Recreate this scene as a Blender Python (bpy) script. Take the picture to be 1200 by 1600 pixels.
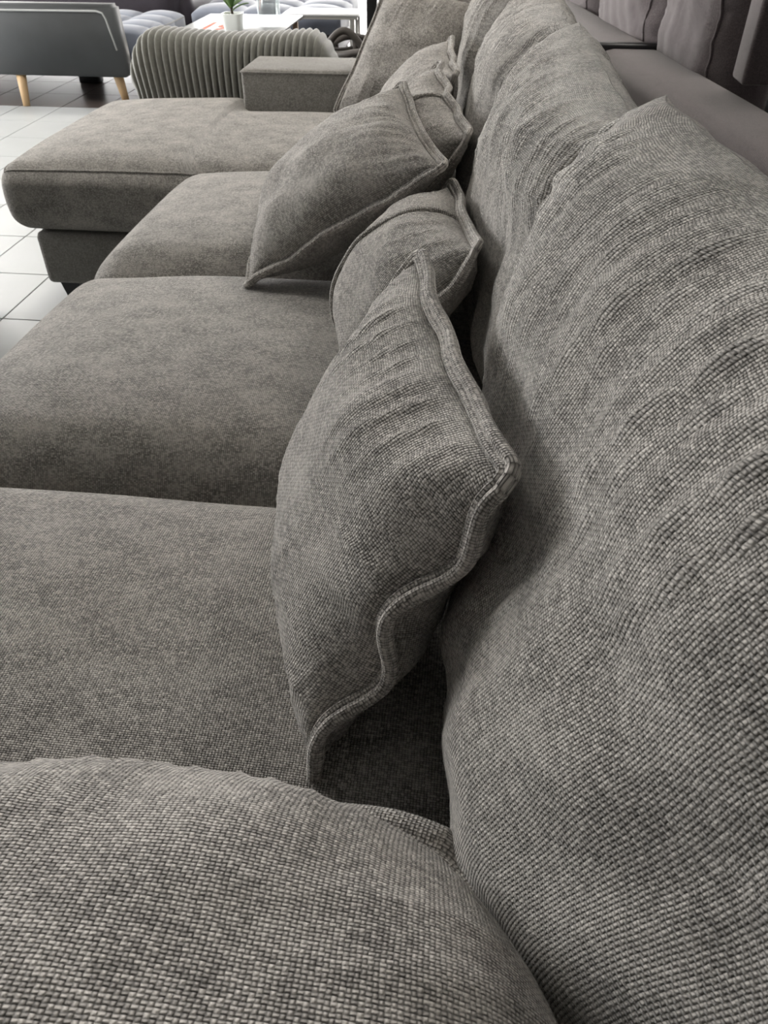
import bpy, bmesh, math, random
import numpy as np
from mathutils import Vector, Matrix

# ------------------------------------------------------------------ scene, camera, light
scene = bpy.context.scene
for o in list(bpy.data.objects):
    bpy.data.objects.remove(o)
COL = scene.collection

PITCH, YAW, ROLL, CAMH, FPX = 39.8, 6.4, 0.0, 1.2, 1200.0
cam_d = bpy.data.cameras.new('camera')
cam_d.sensor_fit = 'VERTICAL'
cam_d.sensor_height = 36.0
cam_d.lens = FPX / 1600.0 * 36.0
cam_d.clip_start = 0.02
cam_d.dof.use_dof = True
cam_d.dof.focus_distance = 0.85
cam_d.dof.aperture_fstop = 20.0
cam = bpy.data.objects.new('camera', cam_d)
COL.objects.link(cam)
cam.location = (0, 0, CAMH)
cam.rotation_euler = (math.radians(90 - PITCH), math.radians(ROLL), math.radians(YAW))
scene.camera = cam

scene.view_settings.view_transform = 'Standard'
scene.view_settings.look = 'None'
scene.view_settings.gamma = 1.0
scene.view_settings.use_curve_mapping = False
scene.view_settings.exposure = 1.97

world = bpy.data.worlds.new('daylight')
scene.world = world
world.use_nodes = True
wn = world.node_tree
wn.nodes['Background'].inputs[0].default_value = (1.0, 0.985, 0.975, 1)
wn.nodes['Background'].inputs[1].default_value = 5.0

# room box: x from XL to XR, y from YN to YF, glass fronts on the far and left sides
XL, XR, YN, YF, ZC = -6.5, 4.5, -3.5, 14.0, 3.0
YW = 2.4                       # the left glazing starts here

def area_light(name, loc, rot, sx, sy, power, color=(1, 1, 1), portal=False):
    d = bpy.data.lights.new(name, 'AREA')
    d.shape = 'RECTANGLE'; d.size = sx; d.size_y = sy
    d.energy = power; d.color = color
    if portal:
        d.cycles.is_portal = True
    o = bpy.data.objects.new(name, d)
    COL.objects.link(o)
    o.location = loc; o.rotation_euler = rot
    return o
R90 = math.pi / 2
# daylight portals in the window openings
area_light('window_daylight', ((XL + XR) / 2, YF - 0.02, 1.35), (-R90, 0, 0), XR - XL, 2.7, 1, portal=True)
area_light('window_daylight', (XL + 0.02, (YW + YF) / 2, 1.6), (0, -R90, 0), 2.2, YF - YW, 1, portal=True)

# ------------------------------------------------------------------ helpers
rng = random.Random(7)

def tag(o, label=None, cat=None, group=None, kind=None):
    if label: o['label'] = label
    if cat: o['category'] = cat
    if group: o['group'] = group
    if kind: o['kind'] = kind
    return o

def empty(name, loc, rz=0.0):
    o = bpy.data.objects.new(name, None)
    o.empty_display_size = 0.1
    COL.objects.link(o)
    o.location = loc; o.rotation_euler = (0, 0, rz)
    return o

def link(name, me, mat, parent=None, smooth=True):
    o = bpy.data.objects.new(name, me)
    COL.objects.link(o)
    if mat is not None and not me.materials:
        me.materials.append(mat)
    if smooth:
        me.polygons.foreach_set('use_smooth', [True] * len(me.polygons))
    if parent is not None:
        o.parent = parent
        par_loc = Matrix.LocRotScale(parent.location, parent.rotation_euler, None)
        p = parent
        m = Matrix.Identity(4)
        chain = []
        while p is not None:
            chain.append(p); p = p.parent
        for q in reversed(chain):
            m = m @ q.matrix_parent_inverse @ Matrix.LocRotScale(q.location, q.rotation_euler, q.scale)
        o.matrix_parent_inverse = m.inverted()
    return o

def mesh_np(name, verts, faces, uvs=None):
    """verts (N,3), faces list of index tuples, uvs (N,2) per vertex"""
    me = bpy.data.meshes.new(name)
    me.from_pydata([tuple(map(float, v)) for v in verts], [], [tuple(map(int, f)) for f in faces])
    if uvs is not None:
        lay = me.uv_layers.new(name='UVMap')
        idx = np.empty(len(me.loops), dtype=np.int64)
        me.loops.foreach_get('vertex_index', idx)
        lay.data.foreach_set('uv', np.asarray(uvs, dtype=np.float32)[idx].ravel())
    me.update()
    return me

def grid_faces(nu, nv, off=0, flip=False, wrapu=False):
    """vertices indexed off + i*nv + j"""
    out = []
    for i in range(nu if wrapu else nu - 1):
        i2 = (i + 1) % nu
        for j in range(nv - 1):
            a, b, c, d = off + i * nv + j, off + i2 * nv + j, off + i2 * nv + j + 1, off + i * nv + j + 1
            out.append((d, c, b, a) if flip else (a, b, c, d))
    return out

class Wob:
    """smooth 1-D noise: sum of sines"""
    def __init__(self, seed, n=5, lo=0.6, hi=2.2):
        r = random.Random(seed)
        self.k = [(r.uniform(lo, hi), r.uniform(0, 6.283), r.uniform(.5, 1)) for _ in range(n)]
        self.s = sum(a for _, _, a in self.k) * .6
    def __call__(self, x):
        return sum(a * np.sin(6.283 * f * x + p) for f, p, a in self.k) / self.s

class Wob2:
    def __init__(self, seed, n=9, lo=.5, hi=2.0):
        r = random.Random(seed)
        self.k = []
        for _ in range(n):
            f = r.uniform(lo, hi); a = r.uniform(0, 6.283)
            self.k.append((f * math.cos(a), f * math.sin(a), r.uniform(0, 6.283), r.uniform(.5, 1)))
        self.s = sum(q[3] for q in self.k) * .5
    def __call__(self, x, y):
        return sum(a * np.sin(6.283 * (fx * x + fy * y) + p) for fx, fy, p, a in self.k) / self.s

def bm_mesh(name, bm):
    me = bpy.data.meshes.new(name)
    bm.normal_update(); bm.to_mesh(me); bm.free()
    return me

def box_bm(bm, x0, x1, y0, y1, z0, z1, bev=0.0, seg=2):
    r = bmesh.ops.create_cube(bm, size=1.0)
    vs = r['verts']
    for v in vs:
        v.co = Vector((x0 + (v.co.x + .5) * (x1 - x0), y0 + (v.co.y + .5) * (y1 - y0), z0 + (v.co.z + .5) * (z1 - z0)))
    if bev > 0:
        es = list({e for v in vs for e in v.link_edges})
        bmesh.ops.bevel(bm, geom=es, offset=bev, segments=seg, affect='EDGES', profile=0.5)
    return bm

def box(name, x0, x1, y0, y1, z0, z1, mat, parent=None, bev=0.0, seg=2, smooth=True):
    bm = bmesh.new()
    box_bm(bm, x0, x1, y0, y1, z0, z1, bev, seg)
    me = bm_mesh(name, bm)
    o = link(name, me, mat, parent, smooth=False)
    if bev > 0 and smooth:
        me.polygons.foreach_set('use_smooth', [True] * len(me.polygons))
        try:
            me.set_sharp_from_angle(angle=math.radians(50))
        except Exception:
            pass
    box_uv(me)
    return o

def box_uv(me):
    lay = me.uv_layers.new(name='UVMap') if not me.uv_layers else me.uv_layers[0]
    for p in me.polygons:
        n = p.normal
        ax = max(range(3), key=lambda k: abs(n[k]))
        a, b = [(1, 2), (0, 2), (0, 1)][ax]
        for li in p.loop_indices:
            co = me.vertices[me.loops[li].vertex_index].co
            lay.data[li].uv = (co[a], co[b])

def tube(name, pts, rad, mat, parent=None, seg=8, closed=False, cap=True):
    """swept tube, rad a number or a list"""
    P = np.asarray(pts, float); n = len(P)
    rad = np.full(n, rad) if np.isscalar(rad) else np.asarray(rad, float)
    T = np.roll(P, -1, 0) - np.roll(P, 1, 0)
    if not closed:
        T[0] = P[1] - P[0]; T[-1] = P[-1] - P[-2]
    T /= np.linalg.norm(T, axis=1)[:, None] + 1e-12
    ref = np.array([0, 0, 1.0])
    if abs(T[0] @ ref) > .9: ref = np.array([1.0, 0, 0])
    N = np.zeros_like(P)
    v = ref - T[0] * (ref @ T[0]); N[0] = v / np.linalg.norm(v)
    for i in range(1, n):
        v = N[i - 1] - T[i] * (N[i - 1] @ T[i]); N[i] = v / np.linalg.norm(v)
    B = np.cross(T, N)
    arc = np.concatenate([[0], np.cumsum(np.linalg.norm(np.diff(P, axis=0), axis=1))])
    verts, uvs = [], []
    for i in range(n):
        for k in range(seg):
            a = 2 * math.pi * k / seg
            verts.append(P[i] + rad[i] * (math.cos(a) * N[i] + math.sin(a) * B[i]))
            uvs.append((arc[i], rad[i] * a))
    faces = []
    for i in range(n if closed else n - 1):
        i2 = (i + 1) % n
        for k in range(seg):
            k2 = (k + 1) % seg
            faces.append((i * seg + k, i * seg + k2, i2 * seg + k2, i2 * seg + k))
    if cap and not closed:
        faces.append(tuple(range(seg))[::-1]); faces.append(tuple((n - 1) * seg + k for k in range(seg)))
    return link(name, mesh_np(name, verts, faces, uvs), mat, parent)

def lathe(name, prof, mat, parent=None, loc=(0, 0, 0), seg=24, square=False):
    """profile [(r,z)...]; square=True gives a four-sided pot with rounded corners"""
    verts, faces = [], []
    n = len(prof)
    for k in range(seg):
        a = 2 * math.pi * k / seg
        c, s = math.cos(a), math.sin(a)
        q = 1.0
        if square:
            q = 1.0 / (abs(c) ** 6 + abs(s) ** 6) ** (1 / 6)
        for r, z in prof:
            verts.append((loc[0] + r * q * c, loc[1] + r * q * s, loc[2] + z))
    faces = grid_faces(seg, n, wrapu=True)
    return link(name, mesh_np(name, verts, faces, [(v[0], v[2]) for v in verts]), mat, parent)

# ------------------------------------------------------------------ materials
def new_mat(name):
    m = bpy.data.materials.new(name)
    m.use_nodes = True
    return m, m.node_tree, m.node_tree.nodes['Principled BSDF']

def plain(name, col, rough=.5, metal=0.0, noise=0.0, nscale=40, bump=0.0, sheen=0.0, spec=.5, trans=0.0, ior=1.45):
    m, t, b = new_mat(name)
    b.inputs['Base Color'].default_value = (*col, 1)
    b.inputs['Roughness'].default_value = rough
    b.inputs['Metallic'].default_value = metal
    b.inputs['Specular IOR Level'].default_value = spec
    b.inputs['IOR'].default_value = ior
    if sheen:
        b.inputs['Sheen Weight'].default_value = sheen
        b.inputs['Sheen Roughness'].default_value = .45
    if trans:
        b.inputs['Transmission Weight'].default_value = trans
    if noise or bump:
        co = t.nodes.new('ShaderNodeTexCoord')
        nz = t.nodes.new('ShaderNodeTexNoise')
        nz.inputs['Scale'].default_value = nscale; nz.inputs['Detail'].default_value = 4
        t.links.new(co.outputs['Object'], nz.inputs['Vector'])
        if noise:
            mx = t.nodes.new('ShaderNodeMix'); mx.data_type = 'RGBA'
            mx.inputs['A'].default_value = (*[c * (1 - noise) for c in col], 1)
            mx.inputs['B'].default_value = (*[min(1, c * (1 + noise)) for c in col], 1)
            t.links.new(nz.outputs['Fac'], mx.inputs['Factor'])
            t.links.new(mx.outputs['Result'], b.inputs['Base Color'])
        if bump:
            bp = t.nodes.new('ShaderNodeBump')
            bp.inputs['Strength'].default_value = bump; bp.inputs['Distance'].default_value = .002
            t.links.new(nz.outputs['Fac'], bp.inputs['Height'])
            t.links.new(bp.outputs['Normal'], b.inputs['Normal'])
    return m

class NT:
    """tiny helper for math node chains"""
    def __init__(self, t): self.t = t
    def m(self, op, a, b=None, c=None):
        n = self.t.nodes.new('ShaderNodeMath'); n.operation = op
        for i, v in enumerate((a, b, c)):
            if v is None: continue
            if isinstance(v, (int, float)): n.inputs[i].default_value = v
            else: self.t.links.new(v, n.inputs[i])
        return n.outputs[0]
    def noise(self, vec, scale, detail=2, rough=.5):
        n = self.t.nodes.new('ShaderNodeTexNoise')
        n.inputs['Scale'].default_value = scale; n.inputs['Detail'].default_value = detail
        n.inputs['Roughness'].default_value = rough
        self.t.links.new(vec, n.inputs['Vector'])
        return n.outputs['Fac']
    def comb(self, x, y, z=0.0):
        n = self.t.nodes.new('ShaderNodeCombineXYZ')
        for i, v in enumerate((x, y, z)):
            if isinstance(v, (int, float)): n.inputs[i].default_value = v
            else: self.t.links.new(v, n.inputs[i])
        return n.outputs[0]

def weave(name, dark, light, pitch=.0027, bump=1.0, bump_d=.0018, sheen=.35, mottle=.5, rot=0.0):
    """woven chenille: plain weave of round yarns, yarn colours varying piece by piece"""
    m, t, b = new_mat(name)
    N = NT(t)
    uv = t.nodes.new('ShaderNodeUVMap'); uv.uv_map = 'UVMap'
    sep = t.nodes.new('ShaderNodeSeparateXYZ')
    t.links.new(uv.outputs[0], sep.inputs[0])
    u0, v0 = sep.outputs[0], sep.outputs[1]
    warp1 = N.noise(uv.outputs[0], 60, 2)
    warp2 = N.noise(uv.outputs[0], 75, 2)
    U = N.m('ADD', N.m('DIVIDE', u0, pitch * 1.15), N.m('MULTIPLY', warp1, .6))
    V = N.m('ADD', N.m('DIVIDE', v0, pitch * .9), N.m('MULTIPLY', warp2, .6))
    fu, fv = N.m('FLOOR', U), N.m('FLOOR', V)
    cu = N.m('SUBTRACT', N.m('SUBTRACT', U, fu), .5)
    cv = N.m('SUBTRACT', N.m('SUBTRACT', V, fv), .5)
    par = N.m('FLOORED_MODULO', N.m('ADD', fu, fv), 2.0)          # 0 or 1
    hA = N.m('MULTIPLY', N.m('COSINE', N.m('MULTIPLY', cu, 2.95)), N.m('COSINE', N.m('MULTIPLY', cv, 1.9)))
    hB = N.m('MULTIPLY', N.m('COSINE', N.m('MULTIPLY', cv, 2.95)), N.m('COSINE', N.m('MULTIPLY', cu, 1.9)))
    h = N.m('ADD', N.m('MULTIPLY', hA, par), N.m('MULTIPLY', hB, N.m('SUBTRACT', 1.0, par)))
    wn_ = t.nodes.new('ShaderNodeTexWhiteNoise'); wn_.noise_dimensions = '2D'
    t.links.new(N.comb(fu, fv), wn_.inputs['Vector'])
    rnd = wn_.outputs['Value']
    # yarn-direction streaks and big soft patches of brushed pile
    patch = N.noise(N.comb(N.m('MULTIPLY', u0, 1.0), N.m('MULTIPLY', v0, 1.6)), 11, 3, .55)
    streak = N.noise(N.comb(N.m('MULTIPLY', u0, 22.0), N.m('MULTIPLY', v0, 70.0)), 2.2, 3, .6)
    streak2 = N.noise(N.comb(N.m('MULTIPLY', u0, 70.0), N.m('MULTIPLY', v0, 22.0)), 2.2, 3, .6)
    spk = N.m('POWER', rnd, 5.0)
    val = N.m('MULTIPLY', N.m('SUBTRACT', patch, .5), mottle * 2.4)
    val = N.m('ADD', val, N.m('MULTIPLY', N.m('SUBTRACT', streak, .5), .65))
    val = N.m('ADD', val, N.m('MULTIPLY', N.m('SUBTRACT', streak2, .5), .65))
    val = N.m('ADD', val, N.m('MULTIPLY', N.m('SUBTRACT', rnd, .5), .38))
    val = N.m('ADD', val, N.m('MULTIPLY', spk, .5))
    val = N.m('ADD', val, N.m('MULTIPLY', N.m('SUBTRACT', h, .55), 1.0))  # gaps between yarns darkened in the colour too, as painted shade
    val = N.m('ADD', val, .45)
    mx = t.nodes.new('ShaderNodeMix'); mx.data_type = 'RGBA'; mx.clamp_factor = True
    mx.inputs['A'].default_value = (*dark, 1); mx.inputs['B'].default_value = (*light, 1)
    t.links.new(val, mx.inputs['Factor'])
    t.links.new(mx.outputs['Result'], b.inputs['Base Color'])
    b.inputs['Roughness'].default_value = .85
    b.inputs['Specular IOR Level'].default_value = .25
    b.inputs['Sheen Weight'].default_value = sheen
    b.inputs['Sheen Roughness'].default_value = .4
    b.inputs['Sheen Tint'].default_value = (.95, .95, .92, 1)
    fuzz = N.noise(uv.outputs[0], 900, 2)
    hh = N.m('ADD', h, N.m('ADD', N.m('MULTIPLY', fuzz, .5), N.m('MULTIPLY', rnd, .25)))
    bp = t.nodes.new('ShaderNodeBump')
    bp.inputs['Strength'].default_value = bump; bp.inputs['Distance'].default_value = bump_d
    t.links.new(hh, bp.inputs['Height'])
    t.links.new(bp.outputs['Normal'], b.inputs['Normal'])
    return m

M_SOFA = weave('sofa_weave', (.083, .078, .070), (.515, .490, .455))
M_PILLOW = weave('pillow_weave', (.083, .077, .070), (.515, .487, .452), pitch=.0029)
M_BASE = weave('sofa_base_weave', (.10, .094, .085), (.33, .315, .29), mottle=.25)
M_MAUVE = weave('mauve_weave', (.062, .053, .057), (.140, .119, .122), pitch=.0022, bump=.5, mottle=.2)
M_PLASTIC = plain('black_plastic', (.012, .012, .013), .45)
M_GROUT = plain('tile_grout', (.20, .21, .21), .8)
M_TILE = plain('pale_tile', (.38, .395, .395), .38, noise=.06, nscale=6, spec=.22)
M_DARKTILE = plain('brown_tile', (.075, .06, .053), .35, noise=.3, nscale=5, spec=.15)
M_WALL = plain('wall_paint', (.24, .235, .225), .8)
M_CEIL = plain('ceiling_paint', (.50, .50, .49), .9)
M_FRAME = plain('window_metal', (.25, .26, .27), .4, .6)
M_PAVE = plain('pavement', (.45, .44, .42), .9, noise=.2, nscale=3)
M_VELVET = plain('grey_velvet', (.062, .068, .073), .75, noise=.15, nscale=9, sheen=.5)
M_TUFT = plain('pale_blue_velvet', (.15, .17, .215), .7, noise=.1, nscale=12, sheen=.5)
M_PIPE = plain('light_piping', (.35, .36, .36), .7)
M_WOOD = plain('beech_wood', (.52, .36, .20), .45, noise=.15, nscale=14)
M_LEATHER = plain('dark_leather', (.040, .034, .042), .38, noise=.2, nscale=30, bump=.3)
M_CORD = plain('corduroy_pile', (.125, .125, .108), .85, noise=.3, nscale=60, bump=.5, sheen=.5)
M_GLASSTOP = plain('frosted_glass', (.26, .265, .265), .3, spec=.2)
M_STEEL = plain('brushed_steel', (.55, .54, .52), .28, 1.0)
M_BRONZE = plain('brown_metal', (.22, .15, .11), .4, .5)
M_POT = plain('white_ceramic', (.74, .77, .75), .35)
M_SOIL = plain('soil', (.05, .035, .025), .9)
M_LEAF = plain('plant_leaf', (.07, .14, .035), .45)
M_FLOWER = plain('yellow_petal', (.85, .55, .10), .6)
M_ORANGE = plain('orange_reflection', (.42, .09, .04), .7)
M_BLACK = plain('black_steel', (.012, .012, .013), .4, .3)
M_WICKER = plain('dark_wicker', (.05, .043, .038), .6, noise=.3, nscale=60)
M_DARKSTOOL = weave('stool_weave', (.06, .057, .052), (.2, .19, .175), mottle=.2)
m, t, b = new_mat('clear_glass')
b.inputs['Base Color'].default_value = (.95, .98, 1, 1); b.inputs['Roughness'].default_value = .02
b.inputs['Transmission Weight'].default_value = 1.0; b.inputs['IOR'].default_value = 1.3
M_GLASS = m
# thin pane glass: lets daylight straight through, faint mirror
m, t, b = new_mat('pane_glass')
t.nodes.remove(b)
tr = t.nodes.new('ShaderNodeBsdfTransparent'); gl = t.nodes.new('ShaderNodeBsdfGlossy')
gl.inputs['Roughness'].default_value = .02
mxs = t.nodes.new('ShaderNodeMixShader'); mxs.inputs[0].default_value = .06
t.links.new(tr.outputs[0], mxs.inputs[1]); t.links.new(gl.outputs[0], mxs.inputs[2])
t.links.new(mxs.outputs[0], t.nodes['Material Output'].inputs[0])
M_PANE = m
m = M_PANE.copy(); m.name = 'jar_glass'; M_JAR = m
m.node_tree.nodes['Mix Shader'].inputs[0].default_value = .18
m.node_tree.nodes['Transparent BSDF'].inputs[0].default_value = (.86, .88, .88, 1)

# ------------------------------------------------------------------ the room
fl = box('floor', XL, XR, YN, YF, -.20, -.010, M_GROUT)
tag(fl, kind='structure')
TX, TY = .289, .380            # tile pitch
X0T, Y0T = -1.605, 2.334       # a grout crossing
bm = bmesh.new(); box_bm(bm, .002, TX - .002, .002, TY - .002, -.012, 0, .0015, 1)
tile_me = bm_mesh('tile', bm); tile_dark = tile_me.copy()
tile_me.materials.append(M_TILE); tile_dark.materials.append(M_DARKTILE)
def tile_region(i, j):
    x, y = X0T + i * TX, Y0T + j * TY
    return -4.3 < x < -.95 and 1.5 < y < 8.3
REST = {False: ([], []), True: ([], [])}
for i in range(int((XL - X0T) / TX), int((XR - X0T) / TX)):
    for j in range(int((YN - Y0T) / TY), int((YF - Y0T) / TY)):
        x, y = X0T + i * TX, Y0T + j * TY
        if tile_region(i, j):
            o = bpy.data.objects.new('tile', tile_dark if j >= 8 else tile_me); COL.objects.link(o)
            o.parent = fl; o.location = (x, y, 0)
        else:
            rest_v, rest_f = REST[j >= 8]
            k = len(rest_v)
            rest_v += [(x + a, y + b_, c) for c in (-.012, 0) for a, b_ in ((.002, .002), (TX - .002, .002), (TX - .002, TY - .002), (.002, TY - .002))]
            rest_f += [(k + 4, k + 5, k + 6, k + 7), (k, k + 1, k + 5, k + 4), (k + 1, k + 2, k + 6, k + 5), (k + 2, k + 3, k + 7, k + 6), (k + 3, k, k + 4, k + 7)]
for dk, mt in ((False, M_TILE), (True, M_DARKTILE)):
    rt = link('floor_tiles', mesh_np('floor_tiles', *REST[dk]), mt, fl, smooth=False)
    rt['kind'] = 'stuff'
tag(box('ceiling', XL, XR, YN, YF, ZC, ZC + .15, M_CEIL), kind='structure')
tag(box('wall_right', XR, XR + .15, YN, YF, -.2, ZC + .15, M_WALL), kind='structure')
tag(box('wall_back', XL, XR, YN - .15, YN, -.2, ZC + .15, M_WALL), kind='structure')
def glazing(name, a0, a1, fixed, axis, n, zs=.06):
    """shop-front: a header, posts and panes along x (axis 0) or y (axis 1)"""
    def bx(nm, lo, hi, z0, z1, th, mat, par, off=0):
        if axis == 0: return box(nm, lo, hi, fixed - th / 2 + off, fixed + th / 2 + off, z0, z1, mat, par)
        return box(nm, fixed - th / 2 + off, fixed + th / 2 + off, lo, hi, z0, z1, mat, par)
    root = bx(name, a0, a1, 2.72, ZC, .16, M_WALL, None)
    tag(root, kind='structure')
    bx('sill', a0, a1, zs - .06, zs, .10, M_FRAME, root)
    if zs > .3: bx('parapet', a0, a1, -.01, zs - .06, .16, M_WALL, root)
    bx('head', a0, a1, 2.66, 2.72, .10, M_FRAME, root)
    w = (a1 - a0) / n
    for k in range(n + 1):
        c = a0 + k * w
        bx('mullion', max(a0, c - .03), min(a1, c + .03), zs, 2.66, .08, M_FRAME, root)
        if k < n:
            bx('pane', c + .03, c + w - .03, zs, 2.66, .01, M_PANE, root)
glazing('window_1', XL, XR, YF + .08, 0, 6)
glazing('window_2', YW, YF, XL - .08, 1, 5, .5)
tag(box('wall_left', XL - .15, XL, YN, YW, -.2, ZC + .15, M_WALL), kind='structure')
tag(box('pavement', -30, 25, -15, 40, -.35, -.21, M_PAVE), kind='structure')

# ------------------------------------------------------------------ soft shapes
def smooth01(x): x = np.clip(x, 0, 1); return x * x * (3 - 2 * x)

def arc_uv(G, ou=0.0, ov=0.0):
    """uv in metres measured along the cloth, from the middle of the grid"""
    n, m_ = G.shape[:2]
    du = np.concatenate([np.zeros((1, m_)), np.cumsum(np.linalg.norm(np.diff(G, axis=0), axis=2), 0)], 0)
    dv = np.concatenate([np.zeros((n, 1)), np.cumsum(np.linalg.norm(np.diff(G, axis=1), axis=2), 1)], 1)
    du -= du[n // 2][None, :]; dv -= dv[:, m_ // 2][:, None]
    return np.stack([du.ravel() + ou, dv.ravel() + ov], 1)

class Puff:
    """A stuffed cover spanned by four corners.
    s runs -1..1 from edge (P00,P01) to edge (P10,P11); t runs -1..1 from (P00,P10) to (P01,P11).
    front is the side of  cross(ds, dt)."""
    def __init__(self, P00, P10, P11, P01, front, back, a=(2.4, 2.4), b=.55, conc=.05, seed=1,
                 wave=.010, wl=.13, wr=(.004, .004, .004, .004), wr_len=.08, wr_f=22, ear=.0, lump=.006, slump=0.0, bend=None,
                 hollow=None, wr_in=.03):
        self.wr_in = wr_in
        self.P = [np.array(p, float) for p in (P00, P10, P11, P01)]
        self.f, self.bk, self.a, self.b, self.conc = front, back, a, b, conc
        self.W = (np.linalg.norm(self.P[1] - self.P[0]) + np.linalg.norm(self.P[2] - self.P[3])) / 2
        self.H = (np.linalg.norm(self.P[3] - self.P[0]) + np.linalg.norm(self.P[2] - self.P[1])) / 2
        ds = self.P[1] + self.P[2] - self.P[0] - self.P[3]; dt = self.P[3] + self.P[2] - self.P[0] - self.P[1]
        n = np.cross(ds, dt); self.n = n / np.linalg.norm(n)
        self.wave, self.wl = wave, wl
        self.wv = [Wob(seed * 17 + k, 4, .5, 1.3) for k in range(4)]
        self.wk = [Wob(seed * 31 + k, 7, .5, 1.6) for k in range(8)]
        self.lm = Wob2(seed * 5 + 3, 9, 1.5, 5.0)
        self.wr, self.wr_len, self.wr_f = wr, wr_len, wr_f
        self.ear, self.lump, self.slump, self.bend, self.hollow = ear, lump, slump, bend, hollow
    def dist(self, s, t):          # metres to the edges s=-1, s=+1, t=-1, t=+1
        return ((s + 1) * self.W / 2, (1 - s) * self.W / 2, (t + 1) * self.H / 2, (1 - t) * self.H / 2)
    def mid(self, s, t):
        s2 = s * (1 - self.conc * (1 - np.minimum(t * t, 1))); t2 = t * (1 - self.conc * (1 - np.minimum(s * s, 1)))
        p, q = (s2 + 1) / 2, (t2 + 1) / 2
        P = self.P
        X = ((1 - p) * (1 - q))[..., None] * P[0] + (p * (1 - q))[..., None] * P[1] + (p * q)[..., None] * P[2] + ((1 - p) * q)[..., None] * P[3]
        off = 0
        al = (t * self.H / 2, t * self.H / 2, s * self.W / 2, s * self.W / 2)
        for k, d in enumerate(self.dist(s, t)):
            off = off + (self.wave if np.isscalar(self.wave) else self.wave[k]) * self.wv[k](al[k] / self.wl) * np.exp(-np.maximum(d, 0) / .035)
        if self.ear:
            off = off + self.ear * (np.minimum(np.abs(s), 1.05) * np.minimum(np.abs(t), 1.05)) ** 10
        X = X + off[..., None] * self.n
        if self.bend is not None:
            X = X + self.bend(s, t)
        return X
    def surf(self, s, t, side, plain=False):
        X = self.mid(s, t)
        a1, a2 = self.a
        h = (np.maximum(1 - np.abs(s) ** a1, 0) * np.maximum(1 - np.abs(t) ** a2, 0)) ** self.b
        T = self.f if side > 0 else self.bk
        h = h * T * (1 - self.slump * t)
        al = (t * self.H / 2, t * self.H / 2, s * self.W / 2, s * self.W / 2)
        w = 0
        for k, d in enumerate(self.dist(s, t)):
            L = self.wr_len * (1 + .5 * self.wv[k](al[k] * 6))
            prof = smooth01(d / self.wr_in) * np.exp(-(d / L) ** 1.5)
            wq = self.wk[k + (4 if side < 0 else 0)](al[k] * self.wr_f + d * 2.5 * (1 if k % 2 else -1))
            ridge = 1.4 * np.exp(-(wq / .22) ** 2) - .3 + .35 * wq
            w = w + self.wr[k] * ridge * prof
        lump = self.lump * self.lm(s * self.W + (9 if side < 0 else 0), t * self.H) * np.clip(np.minimum.reduce(self.dist(s, t)) / .06, 0, 1)
        if not plain: h = h + w + lump
        if self.hollow is not None:
            h = h + self.hollow(s, t, side)
        return X + (side * np.maximum(h, .0008))[..., None] * self.n
    def body(self, name, mat, parent, n=70):
        g = np.sin(np.linspace(-1, 1, n) * math.pi / 2) * .35 + np.linspace(-1, 1, n) * .65
        S, T_ = np.meshgrid(g, g, indexing='ij')
        V, F, UV = [], [], []
        for side in (1, -1):
            X = self.surf(S, T_, side).reshape(-1, 3)
            F += grid_faces(n, n, len(V) * 0 + (0 if side > 0 else n * n), flip=side < 0)
            V.append(X)
            G = self.surf(S, T_, side, True)
            UV.append(arc_uv(G, 0 if side > 0 else 3.3))
        # rim strip between both sides
        idx = [i * n for i in range(n)] + [(n - 1) * n + j for j in range(1, n)] + [i * n + n - 1 for i in range(n - 2, -1, -1)] + [j for j in range(n - 2, 0, -1)]
        for k in range(len(idx)):
            a_, b_ = idx[k], idx[(k + 1) % len(idx)]
            F.append((b_, a_, a_ + n * n, b_ + n * n))
        return link(name, mesh_np(name, np.concatenate(V), F, np.concatenate(UV)), mat, parent)
    def outline(self, n=360, rc=.10):
        """rounded rectangle walk in (s,t) with outward normals"""
        pts, nr = [], []
        r = rc
        segs = [((-1 + r, -1), (1 - r, -1), (0, -1)), ((1, -1 + r), (1, 1 - r), (1, 0)), ((1 - r, 1), (-1 + r, 1), (0, 1)), ((-1, 1 - r), (-1, -1 + r), (-1, 0))]
        cs = [(1 - r, -1 + r, -90), (1 - r, 1 - r, 0), (-1 + r, 1 - r, 90), (-1 + r, -1 + r, 180)]
        for (p, q, nn), (cx, cy, a0) in zip(segs, cs):
            for k in range(n // 4 - 8):
                f = k / (n // 4 - 8)
                pts.append((p[0] + (q[0] - p[0]) * f, p[1] + (q[1] - p[1]) * f)); nr.append(nn)
            for k in range(8):
                a = math.radians(a0 + 90 * k / 8)
                pts.append((cx + r * math.cos(a), cy + r * math.sin(a))); nr.append((math.cos(a), math.sin(a)))
        return np.array(pts), np.array(nr)
    def flange(self, name, mat, parent, w=.017, th=.0075, n=360, rc=.035):
        st, nr = self.outline(n, rc)
        X = self.mid(st[:, 0], st[:, 1])
        e = 1e-3
        X2 = self.mid(st[:, 0] + nr[:, 0] * e, st[:, 1] + nr[:, 1] * e)
        tan = np.roll(X, -1, 0) - np.roll(X, 1, 0); tan /= np.linalg.norm(tan, axis=1)[:, None]
        E = X2 - X; E -= tan * (E * tan).sum(1)[:, None]; E /= np.linalg.norm(E, axis=1)[:, None]
        Nn = np.cross(tan, E)
        sec = [(-.10, .62), (.10, .95), (.25, .80), (.36, .42), (.48, .80), (.68, 1.0), (.88, .75), (1.0, .25)]
        sec = sec + [(x, -y) for x, y in reversed(sec)]
        m_ = len(sec)
        arc = np.concatenate([[0], np.cumsum(np.linalg.norm(np.diff(X, axis=0), axis=1))])
        plump = 1 + .18 * Wob(5, 6, .6, 2)(arc * 9)
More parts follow.
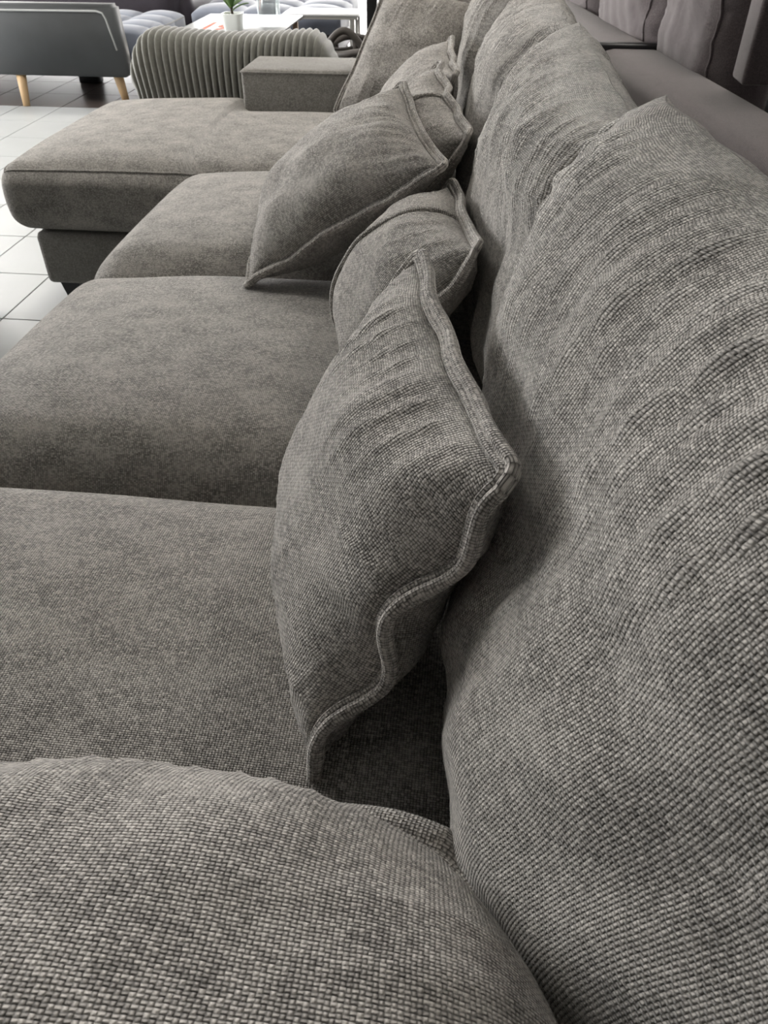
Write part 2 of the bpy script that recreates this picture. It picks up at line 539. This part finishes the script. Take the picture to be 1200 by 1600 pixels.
        V, UV = [], []
        for i in range(len(X)):
            for k, (x, y) in enumerate(sec):
                V.append(X[i] + E[i] * (x * w) + Nn[i] * (y * th * plump[i]))
                UV.append((arc[i], (x if k < m_ / 2 else 2.4 - x) * w))
        F = []
        for i in range(len(X)):
            i2 = (i + 1) % len(X)
            for k in range(m_):
                k2 = (k + 1) % m_
                F.append((i * m_ + k, i * m_ + k2, i2 * m_ + k2, i2 * m_ + k))
        return link(name, mesh_np(name, V, F, UV), mat, parent)
    def strip(self, name, mat, parent, s0, side=1, rad=.006, t0=-.99, t1=.995, along='t', n=60):
        """raised welt lying on one side at constant s"""
        t_ = np.linspace(t0, t1, n); s_ = np.full(n, s0) + .015 * np.sin(t_ * 3)
        X = self.surf(s_, t_, side) if along == 't' else self.surf(t_, s_, side)
        return tube(name, X, rad, mat, parent, seg=8)

def soft_box(name, x0, x1, y0, y1, z0, z1, mat, parent, r=.06, crown=.03, bulge=.015, n=44, seed=1, lump=.004, deform=None, seam=None, seam_mat=None):
    """rounded upholstered block with a crowned top; optional seam welt along its upper rim"""
    hx, hy, hz = (x1 - x0) / 2, (y1 - y0) / 2, (z1 - z0) / 2
    c0 = np.array([(x0 + x1) / 2, (y0 + y1) / 2, (z0 + z1) / 2])
    lm = Wob2(seed, 9, .8, 3.0)
    def shape(A):
        A = np.asarray(A, float)
        p = A * np.array([hx, hy, hz])
        inner = np.clip(p, -np.array([hx - r, hy - r, hz - min(r, hz)]), np.array([hx - r, hy - r, hz - min(r, hz)]))
        d = p - inner
        L = np.linalg.norm(d, axis=1)
        k = np.max(np.abs(d), axis=1)
        p = inner + d * np.where(L > 1e-9, k / np.maximum(L, 1e-9), 1)[:, None]
        a, b_, c = p[:, 0] / hx, p[:, 1] / hy, p[:, 2] / hz
        fa, fb = np.clip(1 - np.abs(a) ** 2.6, 0, 1), np.clip(1 - np.abs(b_) ** 2.6, 0, 1)
        up = np.clip((c + .2) / 1.2, 0, 1)
        p[:, 2] += up * (crown * (fa * fb) ** .7 + lump * lm(p[:, 0], p[:, 1]) * np.clip(fa * fb * 3, 0, 1))
        side = np.clip(1 - c * c, 0, 1)
        p[:, 0] += bulge * side * a * np.abs(a) ** 3
        p[:, 1] += bulge * side * b_ * np.abs(b_) ** 3
        p = p + c0
        if deform is not None: p = deform(p)
        return p
    V, F, UV = [], [], []
    g = np.linspace(-1, 1, n)
    g = np.sign(g) * (np.abs(g) * .5 + .5 * np.sin(np.abs(g) * math.pi / 2))
    S, T_ = np.meshgrid(g, g, indexing='ij')
    s, t_ = S.ravel(), T_.ravel(); o1 = np.ones_like(s)
    sides = [((s, t_, o1), False, (hx, hy, 0, 0)), ((s, t_, -o1), True, (hx, hy, 5, 0)),
             ((s, -o1, t_), False, (hx, hz, 0, -hy - hz)), ((s, o1, t_), True, (hx, hz, 9, 0)),
             ((-o1, s, t_), True, (hy, hz, 13, 0)), ((o1, s, t_), False, (hy, hz, 17, 0))]
    for (A, flip, (su, sv, ou, ov)) in sides:
        off = sum(len(q) for q in V)
        V.append(shape(np.stack(A, 1))); F += grid_faces(n, n, off, flip=flip)
        UV.append(arc_uv(V[-1].reshape(n, n, 3), ou, ov))
    me = mesh_np(name, np.concatenate(V), F, np.concatenate(UV))
    bm = bmesh.new(); bm.from_mesh(me)
    bmesh.ops.remove_doubles(bm, verts=bm.verts, dist=1e-5)
    bm.to_mesh(me); bm.free()
    o = link(name, me, mat, parent)
    if seam is not None:
        q = np.linspace(-1, 1, 50)[:-1]; w1 = np.ones_like(q)
        loop = np.concatenate([np.stack([q, -w1, seam * w1], 1), np.stack([w1, q, seam * w1], 1), np.stack([-q, w1, seam * w1], 1), np.stack([-w1, -q, seam * w1], 1)])
        L = shape(loop)
        keep = [0]
        for i in range(1, len(L)):
            if np.linalg.norm(L[i] - L[keep[-1]]) > .004: keep.append(i)
        tube('seam', L[keep], .0035, seam_mat or mat, o, seg=6, closed=True)
    return o

# ------------------------------------------------------------------ the long grey corner sofa
sofa = empty('corner_sofa', (-.3, 1.6, 0))
tag(sofa, 'long taupe-grey woven fabric corner sofa with chaise, filling most of the picture', 'sofa')
box('seat_base', -.875, .34, -.12, 2.44, .085, .265, M_BASE, sofa, .02)
box('chaise_base', -1.465, .34, 2.445, 3.385, .085, .265, M_BASE, sofa, .02)
box('back_frame', .215, .36, -.14, 3.40, .27, .78, M_BASE, sofa, .04, 3)
arm = box('armrest', -.885, .21, 3.13, 3.405, .25, .645, M_BASE, sofa, .016, 3)
tube('seam', [(.2, 3.131, .634), (-.875, 3.131, .634), (-.886, 3.14, .634), (-.886, 3.39, .634)], .003, M_BASE, arm, 6)
box('armrest', -.885, .21, -.16, .10, .25, .62, M_BASE, sofa, .03, 3)
soft_box('seat_cushion', -.915, .13, .12, .885, .268, .487, M_SOFA, sofa, r=.10, crown=.050, seed=11)
soft_box('seat_cushion', -.915, .13, .895, 1.655, .268, .487, M_SOFA, sofa, r=.10, crown=.058, seed=12)
soft_box('seat_cushion', -.915, .13, 1.665, 2.425, .268, .487, M_SOFA, sofa, r=.10, crown=.058, seed=13)
def chaise_deform(p):
    # the far side steps back beside the armrest
    f = smooth01((p[:, 0] + .93) / .07)
    far = np.clip((p[:, 1] - 2.42) / .96, 0, 1)
    p[:, 1] -= f * far * .24
    return p
soft_box('chaise_cushion', -1.525, .13, 2.435, 3.385, .268, .478, M_SOFA, sofa, r=.055, crown=.065, seed=14, n=64, seam=1.0, deform=chaise_deform)
def foot(x, y):
    bm = bmesh.new(); box_bm(bm, x - .035, x + .035, y - .035, y + .035, 0, .085)
    for v in bm.verts:
        if v.co.z < .01:
            v.co.x = x + (v.co.x - x) * .62; v.co.y = y + (v.co.y - y) * .62
    link('leg', bm_mesh('leg', bm), M_PLASTIC, sofa, smooth=False)
for x, y in ((-1.40, 2.51), (-1.40, 3.32), (-.81, .0), (-.81, 1.6), (.28, .0), (.28, 3.3), (.28, 1.6)):
    foot(x, y)

def back_cushion(y0, y1, seed, zt=1.0, xb=.135, xt=.205, dz=0.0, front=.160, bend=None):
    p = Puff((xb, y1, .47), (xb, y0, .47), (xt, y0, zt), (xt, y1, zt + dz), front, .075, a=(5.5, 3.2), b=.48, conc=.015, seed=seed,
             wave=.004, wr=(.002, .002, .001, .0060), wr_len=.20, wr_f=15, lump=.006, slump=.10, ear=0, bend=bend)
    assert p.n[0] < 0, p.n
    o = p.body('back_cushion', M_SOFA, sofa, n=120)
    return o
def squeeze(s_, t_):
    # the near end is pushed back by the pillow on the armrest
    q = .05 * smooth01((s_ + .8) / 1.0) * smooth01((t_ + .5) / .8) + .16 * smooth01((s_ - .15) / .85) + .012 - .028 * smooth01((t_ + .4) / 1.2) * (1 - smooth01((s_ + 1) / .9))
    return np.stack([q, 0 * q, 0 * q], -1)
back_cushion(-.02, .905, 21, zt=1.025, bend=squeeze)
back_cushion(.885, 1.675, 22, zt=.99, xb=.118, xt=.172,
             bend=lambda s_, t_: np.stack([.055 * smooth01((s_ + .8) / 1.5) * (1 - smooth01((t_ - .15) / .75)), 0 * s_, 0 * s_], -1))
back_cushion(1.66, 2.44, 23, zt=.985, xb=.10, xt=.155)
back_cushion(2.43, 3.11, 24, zt=.99, xb=.07, xt=.10)

# ------------------------------------------------------------------ throw pillows
def throw_pillow(label, P00, P10, P11, P01, front=.10, back=.10, seed=1, placket=None, lip=.017, **kw):
    c = (np.array(P00) + np.array(P10)) / 2
    root = empty('throw_pillow', tuple(c))
    tag(root, label, 'pillow', 'loose throw pillows on the grey sofa')
    args = dict(wave=(.007, .010, .006, .006), wl=.17, wr=(.0015, .002, .002, .0035), wr_len=.09, wr_f=13, ear=.0, lump=.006, conc=.06)
    args.update(kw)
    p = Puff(P00, P10, P11, P01, front, back, seed=seed, **args)
    p.body('cover', M_PILLOW, root, n=90)
    p.flange('flange', M_PILLOW, root, w=lip)
    if placket is not None:
        p.strip('placket_welt', M_PILLOW, root, placket, 1)
    return p
def armrest_bulge(s_, t_):
    # overstuffed sides between the corner tips
    qx = .072 * smooth01(s_) * (1 - np.minimum(t_ * t_, 1)); qy = .045 * smooth01(t_) * (1 - np.minimum(s_ * s_, 1))
    return np.stack([qx, qy, 0 * qx], -1)
# corners: bottom far, bottom near, top near, top far (front = seat side)
throw_pillow('throw pillow leaning on the nearest back cushion, its wavy flange facing the camera',
             (-.215, .865, .53), (-.118, .405, .525), (.040, .475, .845), (-.062, .895, .845), front=.080, back=.10, seed=3, slump=.10, wave=(.006, .013, .006, .004), wr=(.002, .002, .002, .0045))
throw_pillow('throw pillow tipped over on top of another, one pointed corner on the second seat',
             (-.49, 1.90, .585), (-.450, 1.485, .545), (-.060, 1.465, .79), (-.17, 1.89, .83), front=.10, back=.10, seed=4)
throw_pillow('throw pillow with a raised welt across it, half under the tipped pillow',
             (-.23, 1.48, .525), (-.17, 1.05, .525), (.012, 1.085, .785), (-.035, 1.49, .745), front=.108, back=.07, seed=5, placket=.05)
throw_pillow('throw pillow behind the tipped one with a seam line across and an upright ear',
             (-.27, 2.09, .53), (-.20, 1.66, .53), (-.018, 1.645, .80), (-.110, 2.11, .845), front=.10, back=.07, seed=6, placket=.0)
throw_pillow('smooth rounded throw pillow wedged between two others beside the far corner pillow',
             (-.30, 2.57, .53), (-.24, 2.13, .53), (-.06, 2.10, .82), (-.095, 2.52, .835), front=.11, back=.07, seed=7)
throw_pillow('large throw pillow leaning against the far armrest in the sofa corner',
             (-.515, 3.035, .535), (-.13, 2.93, .525), (-.045, 3.09, .86), (-.325, 3.17, .93), front=.09, back=.06, seed=8)
throw_pillow('throw pillow lying on the near armrest in the foreground, cut by the frame',
             (-.60, -.18, .650), (.095, -.17, .68), (.016, .280, .612), (-.56, .245, .545), front=.186, back=.05, seed=9, a=(3.0, 2.6), b=.5, wave=.004, conc=.0, bend=armrest_bulge, lip=.036)

# ------------------------------------------------------------------ mauve sofa behind the back
ms = empty('mauve_sofa', (1.1, 2.6, 0))
tag(ms, 'mauve-grey upholstered sofa with its back towards the grey sofa, top right', 'sofa')
def mauve_x(y): return .757 - .152 * (y - 2.29)
def slab(name, y0, y1, off0, off1, z0, z1, mat, bev=.04, parent=None):
    bm = bmesh.new(); box_bm(bm, off0, off1, y0, y1, z0, z1, bev, 4)
    for v in bm.verts:
        v.co.x += mauve_x(v.co.y)
    me = bm_mesh(name, bm); box_uv(me)
    return link(name, me, mat, parent or ms)
slab('back_frame', .6, 3.32, -.19, .05, .10, .71, M_MAUVE, .05)
slab('back_frame', 3.35, 5.3, -.19, .05, .10, .71, M_MAUVE, .05)
slab('frame_gap_strip', 3.315, 3.355, -.20, .05, .12, .722, M_BLACK, .015)  # black strip standing in for the dark gap between frame modules
slab('seat_base', .6, 5.3, .06, .95, .10, .30, M_MAUVE)
slab('seat_cushion', .62, 2.9, .06, .97, .30, .46, M_MAUVE, .05)
slab('seat_cushion', 2.92, 5.28, .06, .97, .30, .46, M_MAUVE, .05)
for y0, y1, sd in ((2.80, 3.42, 1), (3.45, 4.3, 2), (4.32, 5.2, 3)):
    xa, xb_ = mauve_x(y0) + .19, mauve_x(y1) + .19
    p = Puff((xb_, y1, .46), (xa, y0, .46), (xa - .03, y0, 1.16), (xb_ - .03, y1, 1.16), .17, .10, a=(4.5, 4.0), b=.45, conc=.03, seed=40 + sd,
             wave=.003, wr=(.004, .004, .002, .005), wr_len=.2, wr_f=12, lump=.008)
    o = p.body('back_cushion', M_MAUVE, ms, n=60)
    p.strip('seam', M_MAUVE, o, .80, 1, .005)
box('headrest_block', .72, 1.40, 2.50, 2.62, .742, 1.2, M_MAUVE, ms, .012, 3)
box('shadow_gap_box', .83, 1.40, 2.52, 2.60, .44, .745, M_BLACK, ms, .01, 2)  # black box put in for the shadow under the block
for x, y in ((.75, .8), (.25, 5.0), (1.7, .8), (1.2, 5.0)):
    box('leg', x - .03, x + .03, y - .03, y + .03, 0, .11, M_BLACK, ms)

# ------------------------------------------------------------------ corduroy seat beyond the chaise
cs = empty('corduroy_seat', (-1.0, 3.75, 0))
tag(cs, 'olive-grey corduroy seat with thick vertical ribs, beyond the chaise', 'armchair')
def corduroy(name, x0, x1, y0, y1, zt, zb, r, parent, pitch=.0275, axis='x'):
    """ribbed roll: cross-section loop in y,z lofted along x, ribs bulging outwards"""
    nu, nv = int((x1 - x0) / pitch * 10), 44
    V = []
    yc, hy = (y0 + y1) / 2, (y1 - y0) / 2
    for i in range(nu):
        f = i / (nu - 1); x = x0 + f * (x1 - x0)
        e = min(f, 1 - f) * (x1 - x0)
        end = 1 - (1 - min(e / .13, 1)) ** 2.2 if e < .13 else 1
        end = max(end, .02) ** .6
        rib = abs(math.sin(math.pi * (x - x0) / pitch)) ** .7
        zc, hz = (zt + zb) / 2, (zt - zb) / 2
        dip = -.018 * math.sin(math.pi * f) ** 2
        for k in range(nv):
            a = 2 * math.pi * k / nv
            c, s_ = math.cos(a), math.sin(a)
            q = 1 / (abs(c) ** 4 + abs(s_) ** 4) ** .25
            g = (1 - .15 * (1 - rib))
            yy = yc + hy * q * c * g * (.55 + .45 * end)
            zz = zc + hz * q * s_ * (1 - .07 * (1 - rib)) * (end if s_ > 0 else 1) + (dip if s_ > 0 else 0)
            V.append((x + .05 * (s_ * q) * (f - .5), yy, zz))
    F = grid_faces(nu, nv)
    F += [(i * nv + nv - 1, (i + 1) * nv + nv - 1, (i + 1) * nv, i * nv) for i in range(nu - 1)]
    F += [tuple(range(nv)), tuple((nu - 1) * nv + k for k in range(nv))[::-1]]
    return link(name, mesh_np(name, V, F), M_CORD, parent)
corduroy('backrest', -1.475, -.615, 3.50, 3.80, .705, .26, .1, cs)
box('base', -1.45, -.82, 3.50, 4.35, .06, .26, M_CORD, cs, .04, 3)
corduroy('seat', -1.40, -.80, 3.80, 4.40, .42, .24, .1, cs)
for k in range(4):
    x = -1.02
    tube('rib_band', [(-1.17 + j * .03, 3.488 + .004 * math.sin(j), .455 - .0 + .024 * (k - 1.5)) for j in range(13)], .011, M_CORD, cs, 8) if k < 2 else None
for x, y in ((-1.38, 3.6), (-.9, 3.6), (-1.38, 4.28), (-.9, 4.28)):
    box('leg', x - .025, x + .025, y - .025, y + .025, 0, .065, M_BLACK, cs)

# ------------------------------------------------------------------ grey velvet sofa bed, far left
sb = empty('sofa_bed', (-3.1, 6.3, 0))
tag(sb, 'grey velvet sofa bed with pale tufted seat and beech legs, top left', 'sofa')
def panel_mesh(name, poly, y0, y1, mat, parent, bev=.02):
    bm = bmesh.new()
    vs = [bm.verts.new((x, y0, z)) for x, z in poly]
    f = bm.faces.new(vs)
    r = bmesh.ops.extrude_face_region(bm, geom=[f])
    bmesh.ops.translate(bm, verts=[v for v in r['geom'] if isinstance(v, bmesh.types.BMVert)], vec=(0, y1 - y0, 0))
    bmesh.ops.recalc_face_normals(bm, faces=bm.faces)
    bmesh.ops.bevel(bm, geom=list(bm.edges), offset=bev, segments=3, affect='EDGES')
    return link(name, bm_mesh(name, bm), mat, parent)
pol = [(-3.95, .175), (-2.275, .175), (-2.30, .57), (-3.95, .57)]
panel_mesh('arm_panel', pol, 5.40, 5.54, M_VELVET, sb, .018)
tube('piping', [(-3.9, 5.395, .535), (-3.4, 5.395, .537), (-2.9, 5.395, .538), (-2.40, 5.395, .54), (-2.36, 5.395, .53), (-2.345, 5.395, .50), (-2.31, 5.395, .33)], .006, M_PIPE, sb, 6)
def tufted(name, x0, x1, y0, y1, z0, z1, mat, parent, nx, ny, puff=.05, diag=False, rz=None):
    n, m_ = nx * 12 + 1, ny * 12 + 1
    X, Y = np.meshgrid(np.linspace(0, 1, n), np.linspace(0, 1, m_), indexing='ij')
    A = np.abs(np.sin(np.pi * X * nx)) ** .45; B = np.abs(np.sin(np.pi * Y * ny)) ** .45
    Z = z1 - puff + puff * (.25 + .75 * A) * (.25 + .75 * B)
    V = np.stack([x0 + X * (x1 - x0), y0 + Y * (y1 - y0), Z], -1).reshape(-1, 3)
    F = grid_faces(n, m_)
    # skirt to the underside
    ring = [i * m_ for i in range(n)] + [(n - 1) * m_ + j for j in range(1, m_)] + [i * m_ + m_ - 1 for i in range(n - 2, -1, -1)] + [j for j in range(m_ - 2, 0, -1)]
    k = len(V)
    low = V[ring].copy(); low[:, 2] = z0
    V = np.concatenate([V, low])
    for i in range(len(ring)):
        j = (i + 1) % len(ring)
        F.append((ring[j], ring[i], k + i, k + j))
    F.append(tuple(k + i for i in range(len(ring)))[::-1])
    return link(name, mesh_np(name, V, F), mat, parent)
tufted('seat', -3.9, -2.20, 5.55, 6.46, .20, .435, M_TUFT, sb, 6, 4, .05)
tube('piping', [(-2.205, 5.56, .385), (-2.203, 6.0, .385), (-2.205, 6.45, .385)], .007, M_VELVET, sb, 6)
def taper_leg(x, y, h, r0, r1, lean, mat, parent, name='leg'):
    tube(name, [(x, y, h), (x + lean[0] * .5, y + lean[1] * .5, h / 2), (x + lean[0], y + lean[1], 0)], [r0, (r0 + r1) / 2, r1], mat, parent, 12)
taper_leg(-3.035, 5.47, .20, .034, .022, (.035, -.10), M_WOOD, sb)
taper_leg(-2.385, 5.50, .20, .034, .022, (.02, .02), M_WOOD, sb)
taper_leg(-2.33, 6.36, .20, .034, .022, (.02, .05), M_WOOD, sb)
taper_leg(-3.035, 6.36, .20, .034, .022, (.035, .05), M_WOOD, sb)
box('center_support', -2.95, -2.80, 6.1, 6.2, .0, .20, M_BLACK, sb, .01)

# tufted ottoman behind the glass table
ot = empty('tufted_ottoman', (-1.75, 6.95, 0))
tag(ot, 'pale periwinkle tufted ottoman behind the glass table with the plant', 'ottoman')
tufted('cushion', -2.16, -1.05, 6.50, 7.45, .28, .45, M_TUFT, ot, 3, 3, .06)
box('frame', -2.12, -1.09, 6.54, 7.41, .12, .29, M_LEATHER, ot, .02)
for x, y in ((-2.05, 6.6), (-1.16, 6.6), (-2.05, 7.35), (-1.16, 7.35)):
    box('leg', x - .03, x + .03, y - .03, y + .03, 0, .125, M_BLACK, ot)

# dark leather sofa, its left part added to block window glare on the floor
la = empty('leather_sofa', (-3.85, 6.95, 0))
tag(la, 'dark brown leather sofa standing behind the pale tufted seat', 'sofa')
soft_box('backrest', -5.35, -2.31, 6.60, 6.85, .25, 1.0, M_LEATHER, la, r=.09, crown=.02, n=24)
soft_box('seat', -5.25, -2.41, 6.83, 7.60, .20, .45, M_LEATHER, la, r=.08, crown=.02, n=24)
soft_box('armrest', -5.42, -5.20, 6.70, 7.60, .12, .62, M_LEATHER, la, r=.07, crown=.0, n=20)
soft_box('armrest', -2.46, -2.24, 6.70, 7.60, .12, .62, M_LEATHER, la, r=.07, crown=.0, n=20)
for x, y in ((-5.3, 6.75), (-2.35, 6.75), (-5.3, 7.5), (-2.35, 7.5)):
    taper_leg(x, y, .26, .03, .02, (0, 0), M_STEEL, la)

# ------------------------------------------------------------------ glass tables
def glass_table(label, x0, x1, y0, y1, z, shelf, leg_mat):
    r = empty('glass_table', ((x0 + x1) / 2, (y0 + y1) / 2, 0))
    tag(r, label, 'table')
    box('table_top', x0, x1, y0, y1, z - .012, z, M_GLASSTOP, r, .003)
    box('rim', x0 + .01, x1 - .01, y0 + .005, y0 + .03, z - .026, z - .013, leg_mat, r)
    box('rim', x0 + .01, x1 - .01, y1 - .03, y1 - .005, z - .026, z - .013, M_BRONZE, r)
    if shelf:
        box('shelf', x0 + .06, x1 - .04, y0 + .06, y1 - .06, shelf - .01, shelf, M_GLASSTOP, r, .003)
    for x in (x0 + .035, x1 - .05):
        for y in (y0 + .035, y1 - .035):
            box('leg', x - .018, x + .018, y - .018, y + .018, 0, z - .013, leg_mat, r, .005)
    return r
gt = glass_table('glass coffee table carrying the potted plant and a clear glass jar', -1.89, -1.24, 5.30, 6.10, .45, .16, M_BRONZE)
def reflected_numerals(txt, loc, size, sy, parent):
    c = bpy.data.curves.new('numeral_reflection', 'FONT'); c.body = txt; c.size = size; c.extrude = .0006; c.offset = .004
    tmp = bpy.data.objects.new('numeral_reflection', c); COL.objects.link(tmp)
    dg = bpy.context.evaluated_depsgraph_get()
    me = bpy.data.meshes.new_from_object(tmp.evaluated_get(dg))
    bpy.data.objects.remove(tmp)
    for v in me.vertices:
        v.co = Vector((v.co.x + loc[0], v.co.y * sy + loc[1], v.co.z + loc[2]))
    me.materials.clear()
    return link('numeral_reflection', me, M_ORANGE, parent, smooth=False)
reflected_numerals('1', (-1.79, 5.42, .4508), .19, 2.2, gt)  # reflection of window lettering, laid flat on the table top as colour
reflected_numerals('9', (-1.685, 5.42, .4508), .19, 1.6, gt)
glass_table('second glass table with four steel legs and a bright lower shelf', -1.40, -.86, 6.12, 6.46, .45, .12, M_STEEL)

# potted plant
pp = empty('potted_plant', (-1.535, 5.40, .45))
tag(pp, 'small leafy plant with a yellow flower in a white square pot', 'plant')
lathe('pot', [(0, .001), (.048, .001), (.050, .006), (.060, .088), (.061, .092), (.055, .092), (.053, .08), (0, .08)], M_POT, pp, (-1.535, 5.40, .45), 32, True)
lathe('soil', [(.054, .076), (.03, .084), (0, .086)], M_SOIL, pp, (-1.535, 5.40, .45), 16)
tube('stem', [(-1.535, 5.40, .525), (-1.537, 5.40, .57), (-1.533, 5.398, .62)], .008, M_SOIL, pp, 8)
def leaf(base, d, L, w, up):
    d = np.array(d, float); d /= np.linalg.norm(d); sd = np.cross(d, (0, 0, 1)); sd = sd / np.linalg.norm(sd)
    V, F = [], []
    for i in range(8):
        f = i / 7; ww = w * math.sin(math.pi * min(f * .94 + .06, 1)) ** .8
        c = np.array(base) + d * L * f + np.array([0, 0, up * f - .5 * up * f * f])
        for k in (-1, 0, 1):
            V.append(c + sd * ww * k + np.array([0, 0, .25 * ww * abs(k)]))
    F = grid_faces(8, 3)
    o = link('leaf', mesh_np('leaf', V, F), M_LEAF, pp)
    sm = o.modifiers.new('thick', 'SOLIDIFY'); sm.thickness = .003
for k in range(9):
    a = k * 2.4
    leaf((-1.535, 5.40, .55 + .006 * k), (math.cos(a), math.sin(a), .1 + .1 * (k % 3)), .11 + .01 * (k % 4), .024, .06 + .03 * (k % 3))
for k in range(6):
    a = k * math.pi / 3
    V = []
    c0 = np.array([-1.55, 5.40, .64])
    dr = np.array([math.cos(a), math.sin(a), .5]); pd = np.array([-math.sin(a), math.cos(a), 0])
    V = [c0, c0 + dr * .025 + pd * .016, c0 + dr * .05, c0 + dr * .025 - pd * .016]
    o = link('petal', mesh_np('petal', V, [(0, 1, 2, 3)]), M_FLOWER, pp)
    sm = o.modifiers.new('thick', 'SOLIDIFY'); sm.thickness = .003
# clear jar
tag(lathe('glass_jar', [(0, .001), (.068, .001), (.072, .01), (.072, .20), (.076, .205), (.069, .20), (.067, .02), (0, .018)], M_JAR, None, (-1.36, 5.62, .45), 32),
    'clear glass jar on the coffee table beside the potted plant', 'jar')

# ------------------------------------------------------------------ black post and wicker basket behind the armrest
bp_ = empty('display_post', (-.607, 4.85, 0))
tag(bp_, 'slim black steel display post rising behind the wicker basket', 'post')
box('post', -.635, -.580, 4.82, 4.875, .012, 2.4, M_BLACK, bp_, .004)
box('base_plate', -.775, -.44, 4.68, 5.015, 0, .014, M_BLACK, bp_, .003)
wb = empty('wicker_basket', (-.50, 4.34, 0))
tag(wb, 'dark wicker basket with looped handles between the corduroy seat and the post', 'basket')
def ring(rx, ry, z, rad, seed, name='strand'):
    w = Wob(seed, 5, 1, 4)
    pts = []
    for k in range(48):
        a = k / 48; c, s_ = math.cos(2 * math.pi * a), math.sin(2 * math.pi * a)
        q = 1 + .03 * math.sin(2 * math.pi * (3 * a) + seed)
        pts.append((-.50 + rx * q * c, 4.34 + ry * q * s_, z + .010 * math.sin(2 * math.pi * 6 * a + seed * 2)))
    tube(name, pts, rad, M_WICKER, wb, 6, closed=True)
for k in range(15):
    ring(.24 + .002 * k, .24 + .002 * k, .03 + k * .034, .012, k)
ring(.275, .275, .545, .016, 3, 'rim')
for k in range(14):
    a = 2 * math.pi * k / 14
    tube('stake', [(-.50 + .235 * math.cos(a), 4.34 + .235 * math.sin(a), .0), (-.50 + .27 * math.cos(a), 4.34 + .27 * math.sin(a), .55)], .010, M_WICKER, wb, 6)
for cx, cy in ((-.66, 4.19), (-.47, 4.09)):
    tube('handle', [(cx - .10 + .2 * f, cy, .54 + .085 * math.sin(math.pi * f)) for f in np.linspace(0, 1, 14)], .016, M_WICKER, wb, 8)
lathe('bottom', [(0, .012), (.235, .012), (.235, .02), (0, .02)], M_WICKER, wb, (-.50, 4.34, 0), 24)

# ------------------------------------------------------------------ footstool at the left edge
fs = empty('footstool', (-2.0, 2.05, 0))
tag(fs, 'dark grey upholstered footstool, only its corner showing at the left edge', 'footstool')
soft_box('cushion', -2.36, -1.612, 1.70, 2.41, .085, .42, M_DARKSTOOL, fs, r=.03, crown=.02, n=24)
for x, y in ((-2.3, 1.78), (-1.69, 1.78), (-2.3, 2.33), (-1.69, 2.33)):
    box('leg', x - .025, x + .025, y - .025, y + .025, 0, .09, M_BLACK, fs)

# ------------------------------------------------------------------ unseen ceiling lamps, added as fill from above
m, t, b = new_mat('fill_lamp_diffuser')
b.inputs['Emission Color'].default_value = (1, .95, .88, 1); b.inputs['Emission Strength'].default_value = 4.0
M_FILL_LAMP = m
FILL_LAMPS = [(x, y) for x in (-4.2, -1.6, 1.0) for y in (3.0, 6.4)]
for i, (x, y) in enumerate(FILL_LAMPS):
    r = empty('fill_lamp', (x, y, ZC))
    tag(r, 'added unseen square fill lamp panel over %s, %s row' % (('the left side', 'the middle', 'the right side')[i // 2], ('nearer', 'farther')[i % 2]), 'lamp', 'added fill lamps')
    box('housing', x - .32, x + .32, y - .32, y + .32, ZC - .03, ZC - .001, M_CEIL, r, .004)
    box('diffuser', x - .29, x + .29, y - .29, y + .29, ZC - .036, ZC - .031, M_FILL_LAMP, r)
    l = area_light('fill_light', (x, y, ZC - .045), (0, 0, 0), .58, .58, 6, (1, .94, .86))
